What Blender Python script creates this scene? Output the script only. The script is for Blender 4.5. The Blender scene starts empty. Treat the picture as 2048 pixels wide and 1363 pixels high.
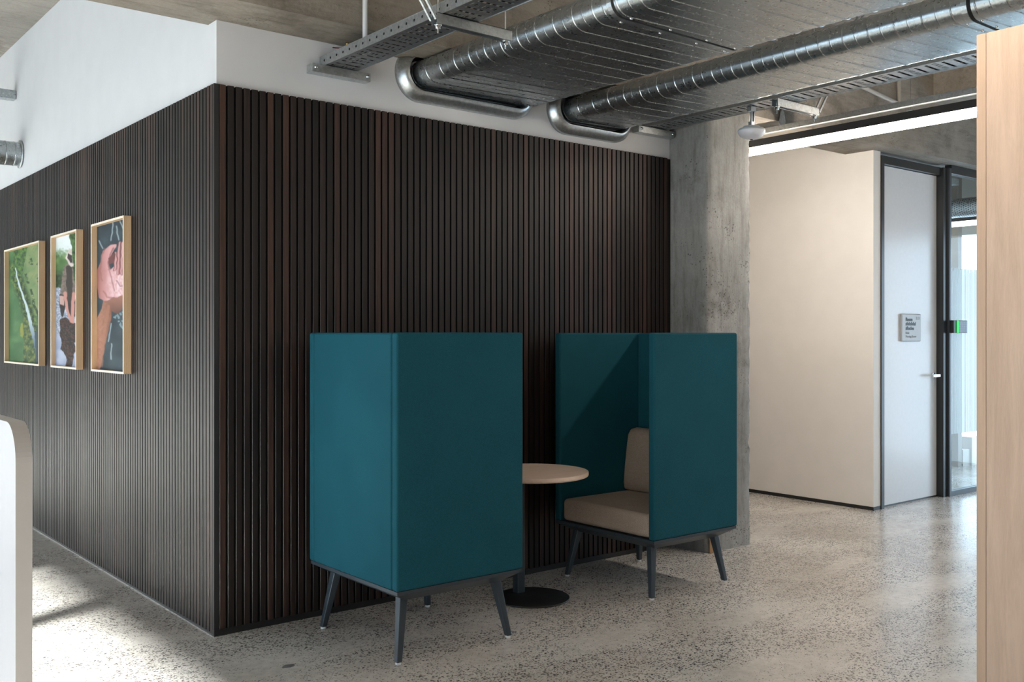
import bpy, bmesh, math, random
import numpy as np
from mathutils import Vector, Matrix
random.seed(7)
R = math.radians
sc = bpy.context.scene
COL = sc.collection

# ------------------------------------------------------------------ camera
CAM = Vector((-1.807, -4.419, 1.4))
cam_d = bpy.data.cameras.new('camera'); cam = bpy.data.objects.new('camera', cam_d); COL.objects.link(cam)
cam_d.sensor_width = 36.0; cam_d.lens = 1975.0/2048.0*36.0
cam_d.shift_y = -(668.0-681.5)/2048.0*-1.0
cam_d.clip_start = 0.05; cam_d.clip_end = 300
cam.location = CAM; cam.rotation_euler = (R(90), 0, R(50.97-90))
sc.camera = cam

# ------------------------------------------------------------------ world, sun, daylight portals, exposure
vs = sc.view_settings
sc.display_settings.display_device = 'sRGB'
vs.view_transform = 'Standard'; vs.look = 'None'; vs.gamma = 1.0; vs.use_curve_mapping = False
vs.exposure = 0.44
w = bpy.data.worlds.new('sky'); sc.world = w; w.use_nodes = True
bg = w.node_tree.nodes['Background']
bg.inputs[0].default_value = (0.66, 0.82, 1.0, 1); bg.inputs[1].default_value = 3.6

sun_d = bpy.data.lights.new('sun', 'SUN'); sun_d.energy = 34.0; sun_d.angle = R(1.3); sun_d.color = (1.0, 0.97, 0.94)
sun = bpy.data.objects.new('sun', sun_d); COL.objects.link(sun)
saz, sel = R(23.0), R(20.8)
sdir = Vector((math.cos(saz)*math.cos(sel), math.sin(saz)*math.cos(sel), -math.sin(sel)))
sun.rotation_euler = sdir.to_track_quat('-Z', 'Y').to_euler(); sun.location = (-9, -4, 4)

def portal(name, loc, direction, sx, sy):
    d = bpy.data.lights.new(name, 'AREA'); d.shape = 'RECTANGLE'; d.size = sx; d.size_y = sy; d.energy = 1.0
    d.cycles.is_portal = True
    o = bpy.data.objects.new(name, d); COL.objects.link(o); o.location = loc
    o.rotation_euler = Vector(direction).to_track_quat('-Z', 'Z').to_euler()
WX = -6.5      # window wall on the left
FX = 8.65      # glazed facade on the right
BACKY = -8.0
WIN_L = [(-5.2, -1.76-0.07), (-1.76+0.07, -0.66), (1.2, 3.4), (3.6, 6.6)]
WIN_H = (0.12, 2.62)
for k, (a, b) in enumerate(WIN_L):
    portal('daylight_left', (WX-0.12, (a+b)/2, (WIN_H[0]+WIN_H[1])/2), (1, 0, 0), b-a, WIN_H[1]-WIN_H[0])
portal('daylight_right', (FX+0.14, 1.5, 1.24), (-1, 0, 0), 11.4, 2.44)

# ------------------------------------------------------------------ node helpers
def mat(name):
    m = bpy.data.materials.new(name); m.use_nodes = True
    return m, m.node_tree.nodes, m.node_tree.links, m.node_tree.nodes['Principled BSDF']
def N(nt, kind, **kw):
    n = nt.new(kind)
    for k, v in kw.items():
        if k.startswith('i_'):
            n.inputs[k[2:].replace('_', ' ')].default_value = v
        else: setattr(n, k, v)
    return n
def ramp(nt, stops, interp='LINEAR'):
    r = nt.new('ShaderNodeValToRGB'); r.color_ramp.interpolation = interp
    e = r.color_ramp.elements
    while len(e) < len(stops): e.new(0.5)
    for q, (p, c) in zip(e, stops):
        q.position = p; q.color = (c[0], c[1], c[2], 1) if len(c) == 3 else c
    return r
def coords(nt, L, scale=(1, 1, 1), kind='Object', rot=(0, 0, 0)):
    tc = nt.new('ShaderNodeTexCoord'); mp = nt.new('ShaderNodeMapping')
    mp.inputs['Scale'].default_value = scale; mp.inputs['Rotation'].default_value = rot
    L.new(tc.outputs[kind], mp.inputs['Vector']); return mp.outputs['Vector']
def mixc(nt, L, fac, a, b, mode='MIX'):
    m = nt.new('ShaderNodeMix'); m.data_type = 'RGBA'; m.blend_type = mode
    for s, v in ((0, fac), (6, a), (7, b)):
        if hasattr(v, 'node') or hasattr(v, 'is_output'): L.new(v, m.inputs[s])
        elif s == 0: m.inputs[0].default_value = v
        else: m.inputs[s].default_value = (*v, 1) if len(v) == 3 else v
    return m.outputs[2]
def math_n(nt, L, op, a, b=0.0):
    m = nt.new('ShaderNodeMath'); m.operation = op
    for i, v in enumerate((a, b)):
        if hasattr(v, 'is_output'): L.new(v, m.inputs[i])
        else: m.inputs[i].default_value = v
    return m.outputs[0]
def bump(nt, L, h, bsdf, strength=0.2, dist=0.01):
    b = nt.new('ShaderNodeBump'); b.inputs['Strength'].default_value = strength; b.inputs['Distance'].default_value = dist
    L.new(h, b.inputs['Height']); L.new(b.outputs[0], bsdf.inputs['Normal'])
def plain(name, col, rough=0.5, metal=0.0, spec=0.5, noise=0.0, nscale=30, bumps=0.0):
    m, nt, L, b = mat(name)
    b.inputs['Roughness'].default_value = rough; b.inputs['Metallic'].default_value = metal
    b.inputs['Specular IOR Level'].default_value = spec
    v = coords(nt, L)
    n = N(nt, 'ShaderNodeTexNoise', i_Scale=nscale, i_Detail=4.0); L.new(v, n.inputs['Vector'])
    k = max(noise, 0.02)
    r = ramp(nt, [(0.3, tuple(c*(1-k) for c in col)), (0.7, tuple(min(1, c*(1+k)) for c in col))])
    L.new(n.outputs['Fac'], r.inputs[0]); L.new(r.outputs[0], b.inputs['Base Color'])
    if bumps: bump(nt, L, n.outputs['Fac'], b, bumps, 0.004)
    return m

def concrete(name, c1, c2, stretch, pits=1.0, soft=0.85, honey=0.0):
    m, nt, L, b = mat(name)
    v0 = coords(nt, L)
    vs_ = coords(nt, L, stretch)
    big = N(nt, 'ShaderNodeTexNoise', i_Scale=1.6, i_Detail=6.0, i_Roughness=0.6); L.new(v0, big.inputs['Vector'])
    grain = N(nt, 'ShaderNodeTexNoise', i_Scale=4.0, i_Detail=8.0, i_Roughness=0.65); L.new(vs_, grain.inputs['Vector'])
    fine = N(nt, 'ShaderNodeTexNoise', i_Scale=60.0, i_Detail=5.0, i_Roughness=0.7); L.new(v0, fine.inputs['Vector'])
    r1 = ramp(nt, [(0.32, c2), (0.68, c1)]); L.new(big.outputs['Fac'], r1.inputs[0])
    r2 = ramp(nt, [(0.3, (0.62, 0.60, 0.58)), (0.5, (1, 1, 1)), (0.75, (1.12, 1.12, 1.12))]); L.new(grain.outputs['Fac'], r2.inputs[0])
    c = mixc(nt, L, soft, r1.outputs[0], r2.outputs[0], 'MULTIPLY')
    r3 = ramp(nt, [(0.3, (0.8, 0.8, 0.8)), (0.7, (1.12, 1.12, 1.12))]); L.new(fine.outputs['Fac'], r3.inputs[0])
    c = mixc(nt, L, 0.6, c, r3.outputs[0], 'MULTIPLY')
    # blow holes
    vo = N(nt, 'ShaderNodeTexVoronoi', i_Scale=85.0); L.new(mixc(nt, L, 0.016, v0, fine.outputs['Color'], 'ADD'), vo.inputs['Vector']); vsp = N(nt, 'ShaderNodeSeparateColor'); L.new(vo.outputs['Color'], vsp.inputs[0])
    msk = N(nt, 'ShaderNodeTexNoise', i_Scale=3.1, i_Detail=3.0); L.new(v0, msk.inputs['Vector'])
    th = math_n(nt, L, 'MULTIPLY', math_n(nt, L, 'SUBTRACT', msk.outputs['Fac'], 0.44), 1.1*pits)
    th = math_n(nt, L, 'MULTIPLY', th, math_n(nt, L, 'POWER', vsp.outputs[0], 2.2)); th = math_n(nt, L, 'MULTIPLY', th, 2.0)
    pit = math_n(nt, L, 'LESS_THAN', vo.outputs['Distance'], th)
    c = mixc(nt, L, math_n(nt, L, 'MULTIPLY', pit, 0.75), c, (0.07, 0.065, 0.06))
    # rough honeycombed patches and dark staining
    hm = N(nt, 'ShaderNodeTexNoise', i_Scale=2.3, i_Detail=6.0, i_Roughness=0.7); mp2 = nt.new('ShaderNodeMapping'); mp2.inputs['Location'].default_value = (3.7, 1.2, 8.1)
    L.new(v0, mp2.inputs['Vector']); L.new(mp2.outputs[0], hm.inputs['Vector'])
    sr = ramp(nt, [(0.54, (1, 1, 1)), (0.66, (0.62, 0.60, 0.57))]); L.new(hm.outputs['Fac'], sr.inputs[0])
    c = mixc(nt, L, 0.9, c, sr.outputs[0], 'MULTIPLY')
    vh = N(nt, 'ShaderNodeTexVoronoi', i_Scale=95.0); L.new(mixc(nt, L, 0.04, v0, fine.outputs['Color']), vh.inputs['Vector'])
    hr = ramp(nt, [(0.60, (0, 0, 0)), (0.68, (1, 1, 1))]); L.new(hm.outputs['Fac'], hr.inputs[0])
    hk = math_n(nt, L, 'MULTIPLY', math_n(nt, L, 'MULTIPLY', math_n(nt, L, 'LESS_THAN', vh.outputs['Distance'], 0.42), hr.outputs[0]), 0.55*honey+0.15)
    c = mixc(nt, L, hk, c, (0.08, 0.075, 0.07))
    L.new(c, b.inputs['Base Color'])
    b.inputs['Roughness'].default_value = 0.8
    h = math_n(nt, L, 'SUBTRACT', math_n(nt, L, 'ADD', grain.outputs['Fac'], math_n(nt, L, 'MULTIPLY', fine.outputs['Fac'], 0.4)), pit)
    bump(nt, L, h, b, 0.55, 0.008)
    return m

def galvanised(name, base=(0.50, 0.53, 0.54), rough=0.26, scale=60.0, var=0.35):
    m, nt, L, b = mat(name)
    v = coords(nt, L)
    nz = N(nt, 'ShaderNodeTexNoise', i_Scale=45.0, i_Detail=3.0); L.new(v, nz.inputs['Vector'])
    vv = v
    vo = N(nt, 'ShaderNodeTexVoronoi', i_Scale=scale); L.new(vv, vo.inputs['Vector'])
    sp = N(nt, 'ShaderNodeSeparateColor'); L.new(vo.outputs['Color'], sp.inputs[0])
    r = ramp(nt, [(0.0, tuple(c*(1-var) for c in base)), (1.0, tuple(min(1, c*(1+var)) for c in base))])
    L.new(sp.outputs[0], r.inputs[0]); L.new(r.outputs[0], b.inputs['Base Color'])
    b.inputs['Metallic'].default_value = 0.95
    rr = math_n(nt, L, 'ADD', math_n(nt, L, 'MULTIPLY', sp.outputs[1], 0.035), rough); L.new(rr, b.inputs['Roughness'])
    big = N(nt, 'ShaderNodeTexNoise', i_Scale=9.0, i_Detail=2.0); L.new(v, big.inputs['Vector'])
    return m

def wood(name, c1, c2, axis_scale, rough=0.45, rnd=0.0, fine=60.0):
    m, nt, L, b = mat(name)
    v = coords(nt, L, axis_scale)
    n1 = N(nt, 'ShaderNodeTexNoise', i_Scale=3.0, i_Detail=7.0, i_Roughness=0.62, i_Distortion=0.6); L.new(v, n1.inputs['Vector'])
    n2 = N(nt, 'ShaderNodeTexNoise', i_Scale=fine, i_Detail=3.0); L.new(v, n2.inputs['Vector'])
    f = math_n(nt, L, 'ADD', math_n(nt, L, 'MULTIPLY', n1.outputs['Fac'], 0.75), math_n(nt, L, 'MULTIPLY', n2.outputs['Fac'], 0.25))
    r = ramp(nt, [(0.34, c2), (0.62, c1)]); L.new(f, r.inputs[0])
    c = r.outputs[0]
    L.new(c, b.inputs['Base Color']); b.inputs['Roughness'].default_value = rough
    bump(nt, L, n2.outputs['Fac'], b, 0.08, 0.002)
    return m

def fabric(name, c1, c2, scale=420.0, rough=0.9, sheen=0.25):
    m, nt, L, b = mat(name)
    v = coords(nt, L)
    n = N(nt, 'ShaderNodeTexNoise', i_Scale=scale, i_Detail=2.0, i_Roughness=0.8); L.new(v, n.inputs['Vector'])
    n3 = N(nt, 'ShaderNodeTexNoise', i_Scale=4.0, i_Detail=3.0); L.new(v, n3.inputs['Vector'])
    f = math_n(nt, L, 'ADD', math_n(nt, L, 'MULTIPLY', n.outputs['Fac'], 0.8), math_n(nt, L, 'MULTIPLY', n3.outputs['Fac'], 0.2))
    r = ramp(nt, [(0.38, c2), (0.62, c1)]); L.new(f, r.inputs[0]); L.new(r.outputs[0], b.inputs['Base Color'])
    b.inputs['Roughness'].default_value = rough; b.inputs['Sheen Weight'].default_value = sheen
    b.inputs['Specular IOR Level'].default_value = 0.15
    b.inputs['Sheen Tint'].default_value = (*c1, 1)
    bump(nt, L, n.outputs['Fac'], b, 0.25, 0.002)
    return m

def terrazzo():
    m, nt, L, b = mat('polished_aggregate_concrete')
    v = coords(nt, L)
    nz = N(nt, 'ShaderNodeTexNoise', i_Scale=55.0, i_Detail=2.0); L.new(v, nz.inputs['Vector'])
    vd = mixc(nt, L, 0.018, v, nz.outputs['Color'], 'ADD')
    big = N(nt, 'ShaderNodeTexNoise', i_Scale=1.1, i_Detail=4.0, i_Roughness=0.55); L.new(v, big.inputs['Vector'])
    mid = N(nt, 'ShaderNodeTexNoise', i_Scale=26.0, i_Detail=5.0, i_Roughness=0.6); L.new(v, mid.inputs['Vector'])
    r1 = ramp(nt, [(0.35, (0.51, 0.475, 0.435)), (0.65, (0.68, 0.655, 0.62))]); L.new(big.outputs['Fac'], r1.inputs[0])
    r2 = ramp(nt, [(0.3, (0.82, 0.81, 0.80)), (0.7, (1.1, 1.1, 1.1))]); L.new(mid.outputs['Fac'], r2.inputs[0])
    c = mixc(nt, L, 0.9, r1.outputs[0], r2.outputs[0], 'MULTIPLY')
    dens = N(nt, 'ShaderNodeTexNoise', i_Scale=1.7, i_Detail=4.0, i_Roughness=0.6)
    vb = coords(nt, L, (0.55, 1.5, 1), rot=(0, 0, R(-12))); L.new(vb, dens.inputs['Vector'])
    dr = ramp(nt, [(0.33, (0.25, 0.25, 0.25)), (0.50, (1, 1, 1))]); L.new(dens.outputs['Fac'], dr.inputs[0])
    for (s, t, col, off) in ((80.0, 0.52, (0.045, 0.04, 0.038), 0), (122.0, 0.50, (0.07, 0.062, 0.055), 3.3)):
        mp = nt.new('ShaderNodeMapping'); mp.inputs['Location'].default_value = (off, off, 0); mp.inputs['Scale'].default_value = (0.8, 1.25, 1)
        mp.inputs['Rotation'].default_value = (0, 0, R(30+off*20))
        L.new(vd, mp.inputs['Vector'])
        vo = N(nt, 'ShaderNodeTexVoronoi', i_Scale=s, i_Randomness=1.0); L.new(mp.outputs[0], vo.inputs['Vector'])
        sp = N(nt, 'ShaderNodeSeparateColor'); L.new(vo.outputs['Color'], sp.inputs[0])
        th = math_n(nt, L, 'MULTIPLY', math_n(nt, L, 'MULTIPLY', sp.outputs[0], t), dr.outputs[0])
        ch = math_n(nt, L, 'LESS_THAN', vo.outputs['Distance'], th)
        tone = mixc(nt, L, sp.outputs[1], col, tuple(min(1, q*2.6) for q in col))
        c = mixc(nt, L, math_n(nt, L, 'MULTIPLY', ch, 0.92), c, tone)
    L.new(c, b.inputs['Base Color'])
    rr = N(nt, 'ShaderNodeMapRange'); rr.inputs['From Min'].default_value = 0.3; rr.inputs['From Max'].default_value = 0.7
    rr.inputs['To Min'].default_value = 0.16; rr.inputs['To Max'].default_value = 0.24
    L.new(big.outputs['Fac'], rr.inputs['Value']); L.new(rr.outputs[0], b.inputs['Roughness'])
    b.inputs['Specular IOR Level'].default_value = 0.5
    return m

def slat_material():
    m, nt, L, b = mat('dark_stained_timber')
    v = coords(nt, L, (30, 30, 1.3))
    oi = nt.new('ShaderNodeObjectInfo')
    n1 = N(nt, 'ShaderNodeTexNoise', i_Scale=2.0, i_Detail=6.0, i_Roughness=0.6); n1.noise_dimensions = '4D'
    L.new(v, n1.inputs['Vector']); L.new(math_n(nt, L, 'MULTIPLY', oi.outputs['Random'], 40.0), n1.inputs['W'])
    n2 = N(nt, 'ShaderNodeTexNoise', i_Scale=0.7, i_Detail=2.0); n2.noise_dimensions = '4D'
    v2 = coords(nt, L, (1.5, 1.5, 0.9)); L.new(v2, n2.inputs['Vector']); L.new(math_n(nt, L, 'MULTIPLY', oi.outputs['Random'], 1.2), n2.inputs['W'])
    f = math_n(nt, L, 'ADD', math_n(nt, L, 'MULTIPLY', n1.outputs['Fac'], 0.35), math_n(nt, L, 'ADD', math_n(nt, L, 'MULTIPLY', n2.outputs['Fac'], 0.45), math_n(nt, L, 'MULTIPLY', oi.outputs['Random'], 0.20)))
    r = ramp(nt, [(0.36, (0.008, 0.0062, 0.006)), (0.52, (0.018, 0.0115, 0.010)), (0.66, (0.062, 0.031, 0.022))]); L.new(f, r.inputs[0])
    L.new(r.outputs[0], b.inputs['Base Color'])
    b.inputs['Roughness'].default_value = 0.45; b.inputs['Specular IOR Level'].default_value = 0.32
    bump(nt, L, n1.outputs['Fac'], b, 0.1, 0.002)
    return m

def emis(name, col, s):
    m = bpy.data.materials.new(name); m.use_nodes = True; nt = m.node_tree.nodes; L = m.node_tree.links
    nt.clear(); e = nt.new('ShaderNodeEmission'); o = nt.new('ShaderNodeOutputMaterial')
    e.inputs[0].default_value = (*col, 1); e.inputs[1].default_value = s; L.new(e.outputs[0], o.inputs[0]); return m
def thin_glass(name, tint=(0.93, 0.96, 0.96)):
    m = bpy.data.materials.new(name); m.use_nodes = True; nt = m.node_tree.nodes; L = m.node_tree.links
    nt.clear(); o = nt.new('ShaderNodeOutputMaterial'); t = nt.new('ShaderNodeBsdfTransparent'); t.inputs[0].default_value = (*tint, 1)
    g = nt.new('ShaderNodeBsdfGlossy'); g.inputs['Roughness'].default_value = 0.02
    fr = nt.new('ShaderNodeFresnel'); fr.inputs['IOR'].default_value = 1.45
    ge = nt.new('ShaderNodeNewGeometry'); ff = math_n(nt, L, 'MULTIPLY', fr.outputs[0], math_n(nt, L, 'SUBTRACT', 1.0, ge.outputs['Backfacing']))
    mx = nt.new('ShaderNodeMixShader'); L.new(ff, mx.inputs[0]); L.new(t.outputs[0], mx.inputs[1]); L.new(g.outputs[0], mx.inputs[2])
    L.new(mx.outputs[0], o.inputs[0]); return m
def film_mat():
    m = bpy.data.materials.new('frosted_film'); m.use_nodes = True; nt = m.node_tree.nodes; L = m.node_tree.links
    nt.clear(); o = nt.new('ShaderNodeOutputMaterial'); t = nt.new('ShaderNodeBsdfTranslucent'); t.inputs[0].default_value = (0.95, 0.98, 1.0, 1)
    d = nt.new('ShaderNodeBsdfDiffuse'); d.inputs[0].default_value = (0.85, 0.9, 0.94, 1)
    tr = nt.new('ShaderNodeBsdfTransparent'); a = nt.new('ShaderNodeMixShader'); a.inputs[0].default_value = 0.18
    c = nt.new('ShaderNodeMixShader'); c.inputs[0].default_value = 0.14
    L.new(t.outputs[0], a.inputs[1]); L.new(d.outputs[0], a.inputs[2]); L.new(a.outputs[0], c.inputs[1]); L.new(tr.outputs[0], c.inputs[2])
    L.new(c.outputs[0], o.inputs[0]); return m
def vcol_mat(name):
    m, nt, L, b = mat(name)
    a = nt.new('ShaderNodeVertexColor'); a.layer_name = 'Col'; L.new(a.outputs[0], b.inputs['Base Color'])
    b.inputs['Roughness'].default_value = 0.6; b.inputs['Specular IOR Level'].default_value = 0.2; return m

M = {}
M['white'] = plain('white_plaster', (0.66, 0.665, 0.675), 0.6, noise=0.015, nscale=6, bumps=0.02)
M['warm_white'] = plain('warm_white_plaster', (0.74, 0.71, 0.67), 0.55, noise=0.015, nscale=6, bumps=0.02)
M['back_grey'] = plain('bounce_cutting_dark', (0.10, 0.10, 0.105), 0.7)  # unseen back wall, darkened so it bounces less light forward
M['floor'] = terrazzo()
M['beam'] = concrete('board_marked_concrete', (0.35, 0.31, 0.26), (0.20, 0.175, 0.145), (1.2, 7.0, 7.0), 0.9, soft=0.65)
M['slab'] = concrete('slab_concrete', (0.40, 0.37, 0.33), (0.28, 0.26, 0.23), (1.2, 6.0, 6.0), 0.5, soft=0.5)
M['pillar'] = concrete('cast_pillar_concrete', (0.37, 0.362, 0.345), (0.215, 0.21, 0.198), (6.0, 6.0, 0.9), 1.25, honey=1.0)
M['galv'] = galvanised('galvanised_spangle_steel', (0.44, 0.47, 0.48), 0.27, 110.0, 0.08)
M['galv_shade'] = galvanised('galvanised_underside_shade', (0.30, 0.32, 0.33), 0.4, 90.0, 0.1)  # darker copy of the galvanised steel, underside shade put into the colour
M['galv_flat'] = galvanised('galvanised_sheet', (0.52, 0.55, 0.56), 0.34, 90.0, 0.12)
M['slat'] = slat_material()
M['black'] = plain('black_paint', (0.012, 0.012, 0.013), 0.45)
M['frame_black'] = plain('black_powdercoat', (0.014, 0.016, 0.018), 0.28)
M['groove'] = plain('black_groove_finish', (0.007, 0.006, 0.006), 0.75, spec=0.2)
M['dark_void'] = plain('dark_backing_and_gap', (0.006, 0.006, 0.006), 0.8)
M['teal'] = fabric('teal_wool_fabric', (0.012, 0.092, 0.124), (0.006, 0.056, 0.080))
M['beige'] = fabric('taupe_woven_fabric', (0.42, 0.345, 0.285), (0.25, 0.20, 0.165), 300.0, sheen=0.1)
M['legs'] = plain('slate_powdercoat', (0.040, 0.055, 0.070), 0.4, metal=0.2, spec=0.5)
M['glide'] = plain('white_plastic', (0.75, 0.76, 0.76), 0.4)
M['tabletop'] = wood('pale_oak_laminate', (0.80, 0.63, 0.52), (0.70, 0.53, 0.43), (1.2, 14, 14), 0.4)
M['oak_edge'] = wood('oak_edging', (0.50, 0.34, 0.245), (0.42, 0.28, 0.20), (3, 3, 60), 0.45)
M['panel_oak'] = wood('light_oak_veneer', (0.66, 0.475, 0.35), (0.52, 0.36, 0.255), (9, 9, 0.7), 0.5)
M['panel_oak2'] = wood('light_oak_stile', (0.62, 0.43, 0.30), (0.52, 0.35, 0.24), (14, 14, 0.6), 0.5)
M['frame_oak'] = wood('pine_frame', (0.72, 0.50, 0.31), (0.60, 0.40, 0.23), (14, 14, 1.2), 0.5)
M['frame_edge'] = plain('pale_frame_edge', (0.86, 0.76, 0.62), 0.45)
M['print'] = vcol_mat('photographic_print')
M['led'] = emis('lit_diffuser', (1.0, 0.89, 0.77), 34.0)
M['led_room'] = emis('lit_room_diffuser', (1.0, 0.93, 0.85), 5.0)
M['glass'] = thin_glass('clear_glass')
M['film'] = film_mat()
M['door'] = plain('satin_white_laminate', (0.70, 0.71, 0.73), 0.22, spec=0.6)
M['chrome'] = plain('satin_chrome', (0.75, 0.77, 0.78), 0.15, metal=1.0)
M['sensor_white'] = plain('white_abs', (0.72, 0.72, 0.76), 0.35)
M['sensor_grey'] = plain('pale_grey_abs', (0.50, 0.56, 0.56), 0.4)
M['pipe_white'] = plain('white_pvc', (0.62, 0.64, 0.66), 0.35)
M['conduit_grey'] = plain('painted_conduit', (0.36, 0.32, 0.27), 0.5)
M['brass'] = plain('brass', (0.55, 0.38, 0.14), 0.3, metal=1.0)
M['red'] = plain('red_wire', (0.4, 0.03, 0.03), 0.4)
M['sign'] = plain('pale_grey_sign', (0.42, 0.43, 0.44), 0.35)
M['ink'] = plain('black_ink', (0.01, 0.01, 0.01), 0.4)
M['ink_grey'] = plain('grey_ink', (0.24, 0.24, 0.25), 0.4)
M['green'] = emis('green_status_light', (0.05, 1.0, 0.15), 1.6)
M['screen'] = plain('dark_screen', (0.10, 0.14, 0.18), 0.08)
M['screen_line'] = plain('screen_lines', (0.01, 0.02, 0.03), 0.2)
M['white_screen'] = plain('white_laminate_board', (0.35, 0.355, 0.385), 0.45)
M['screen_edge'] = plain('grey_board_edge', (0.46, 0.44, 0.42), 0.5)
M['timber_raw'] = wood('raw_timber', (0.42, 0.25, 0.11), (0.28, 0.16, 0.07), (20, 20, 3), 0.7)
M['patch'] = plain('grey_filler', (0.20, 0.20, 0.20), 0.4)
M['alu'] = plain('dark_aluminium', (0.05, 0.06, 0.07), 0.35, metal=0.3)

# ------------------------------------------------------------------ mesh builder
class MB:
    def __init__(s): s.v = []; s.f = []; s.smooth = []
    def add(s, vs_, fs, sm=False):
        o = len(s.v); s.v += [tuple(p) for p in vs_]; s.f += [tuple(i+o for i in f) for f in fs]; s.smooth += [sm]*len(fs); return s
    def box(s, x0, x1, y0, y1, z0, z1):
        return s.add([(x0,y0,z0),(x1,y0,z0),(x1,y1,z0),(x0,y1,z0),(x0,y0,z1),(x1,y0,z1),(x1,y1,z1),(x0,y1,z1)],
            [(0,3,2,1),(4,5,6,7),(0,1,5,4),(1,2,6,5),(2,3,7,6),(3,0,4,7)])
    def frustum(s, b, t):   # b,t = (x0,x1,y0,y1,z)
        return s.add([(b[0],b[2],b[4]),(b[1],b[2],b[4]),(b[1],b[3],b[4]),(b[0],b[3],b[4]),(t[0],t[2],t[4]),(t[1],t[2],t[4]),(t[1],t[3],t[4]),(t[0],t[3],t[4])],
            [(0,3,2,1),(4,5,6,7),(0,1,5,4),(1,2,6,5),(2,3,7,6),(3,0,4,7)])
    def tube(s, pts, r, n=10, cap=True, square=False, r2=None):
        pts = [Vector(p) for p in pts]; rings = []
        for i, p in enumerate(pts):
            d = (pts[min(i+1, len(pts)-1)] - pts[max(i-1, 0)]).normalized()
            up = Vector((0,0,1)) if abs(d.z) < 0.95 else Vector((0,1,0))
            a = d.cross(up).normalized(); b_ = a.cross(d).normalized()
            rr = r if r2 is None else r + (r2-r)*i/(len(pts)-1)
            rings.append([p + (a*math.cos(t)+b_*math.sin(t))*rr for t in [2*math.pi*(k+0.5)/n for k in range(n)]])
        o = [q for rg in rings for q in rg]; f = []
        for i in range(len(pts)-1):
            for k in range(n):
                f.append((i*n+k, i*n+(k+1)%n, (i+1)*n+(k+1)%n, (i+1)*n+k))
        s.add(o, f, n > 6)
        if cap: s.add(rings[0], [tuple(range(n))]); s.add(rings[-1], [tuple(reversed(range(n)))])
        return s
    def lathe(s, prof, c, n=40, axis='z'):
        vs_ = []; f = []
        for (r, z) in prof:
            for k in range(n):
                t = 2*math.pi*k/n
                p = (r*math.cos(t), r*math.sin(t), z)
                if axis == 'x': p = (p[2], p[0], p[1])
                if axis == 'y': p = (p[0], p[2], p[1])
                vs_.append((c[0]+p[0], c[1]+p[1], c[2]+p[2]))
        for i in range(len(prof)-1):
            for k in range(n): f.append((i*n+k, i*n+(k+1)%n, (i+1)*n+(k+1)%n, (i+1)*n+k))
        return s.add(vs_, f, True)
    def prism_y(s, pts, y0, y1):    # pts polygon in (x,z)
        n = len(pts)
        s.add([(x, y0, z) for x, z in pts]+[(x, y1, z) for x, z in pts], [tuple(range(n)), tuple(reversed(range(n, 2*n)))] + [(k, n+k, n+(k+1)%n, (k+1)%n) for k in range(n)])
        return s
    def mesh(s, name, m=None):
        me = bpy.data.meshes.new(name); me.from_pydata(s.v, [], s.f); me.polygons.foreach_set('use_smooth', s.smooth)
        if m: me.materials.append(m)
        bm = bmesh.new(); bm.from_mesh(me); bmesh.ops.recalc_face_normals(bm, faces=bm.faces); bm.to_mesh(me); bm.free()
        me.update(); return me
    def obj(s, name, m, parent=None, bevel=0.0, seg=3):
        o = bpy.data.objects.new(name, s.mesh(name, m)); COL.objects.link(o)
        if parent: o.parent = parent
        if bevel:
            b = o.modifiers.new('bevel', 'BEVEL'); b.width = bevel; b.segments = seg; b.limit_method = 'ANGLE'; b.angle_limit = R(40)
            o.data.polygons.foreach_set('use_smooth', [True]*len(o.data.polygons))
            wn = o.modifiers.new('wn', 'WEIGHTED_NORMAL'); wn.keep_sharp = False
        return o
def empty(name, loc=(0,0,0), rz=0):
    o = bpy.data.objects.new(name, None); COL.objects.link(o); o.location = loc; o.rotation_euler = (0,0,rz); o.empty_display_size = 0.1; return o
def tag(o, label, cat, group=None):
    o['label'] = label; o['category'] = cat
    if group: o['group'] = group
    return o
def struct(o, label=None, cat=None):
    o['kind'] = 'structure'
    if label: o['label'] = label
    if cat: o['category'] = cat
    return o
def box(name, m, *a, parent=None, bevel=0.0): return MB().box(*a).obj(name, m, parent, bevel)
def children(o): return [c for c in bpy.data.objects if c.parent == o]
def copy_tree(o, parent=None):
    c = o.copy(); COL.objects.link(c); c.parent = parent
    for ch in children(o): copy_tree(ch, c)
    return c

# ------------------------------------------------------------------ room shell
SOF = 2.863; SLAB = 3.655
struct(box('floor', M['floor'], WX-0.2, FX+0.2, BACKY-0.2, 7.2, -0.15, 0.0), 'polished concrete floor with dark exposed aggregate chips', 'floor')
struct(box('ceiling', M['slab'], WX-0.2, FX+0.2, BACKY-0.2, 7.2, SLAB, SLAB+0.2), 'raw concrete ceiling slab above the beams', 'ceiling')
struct(box('beam', M['beam'], WX, FX, -0.30, 0.118, SOF, SLAB-0.001), 'board-marked concrete beam running along above the dark slatted wall', 'beam')
struct(box('beam', M['beam'], 5.98, 6.7, BACKY, -0.302, 3.30, SLAB-0.001), 'concrete beam running forward from the long beam, at upper right', 'beam')

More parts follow.
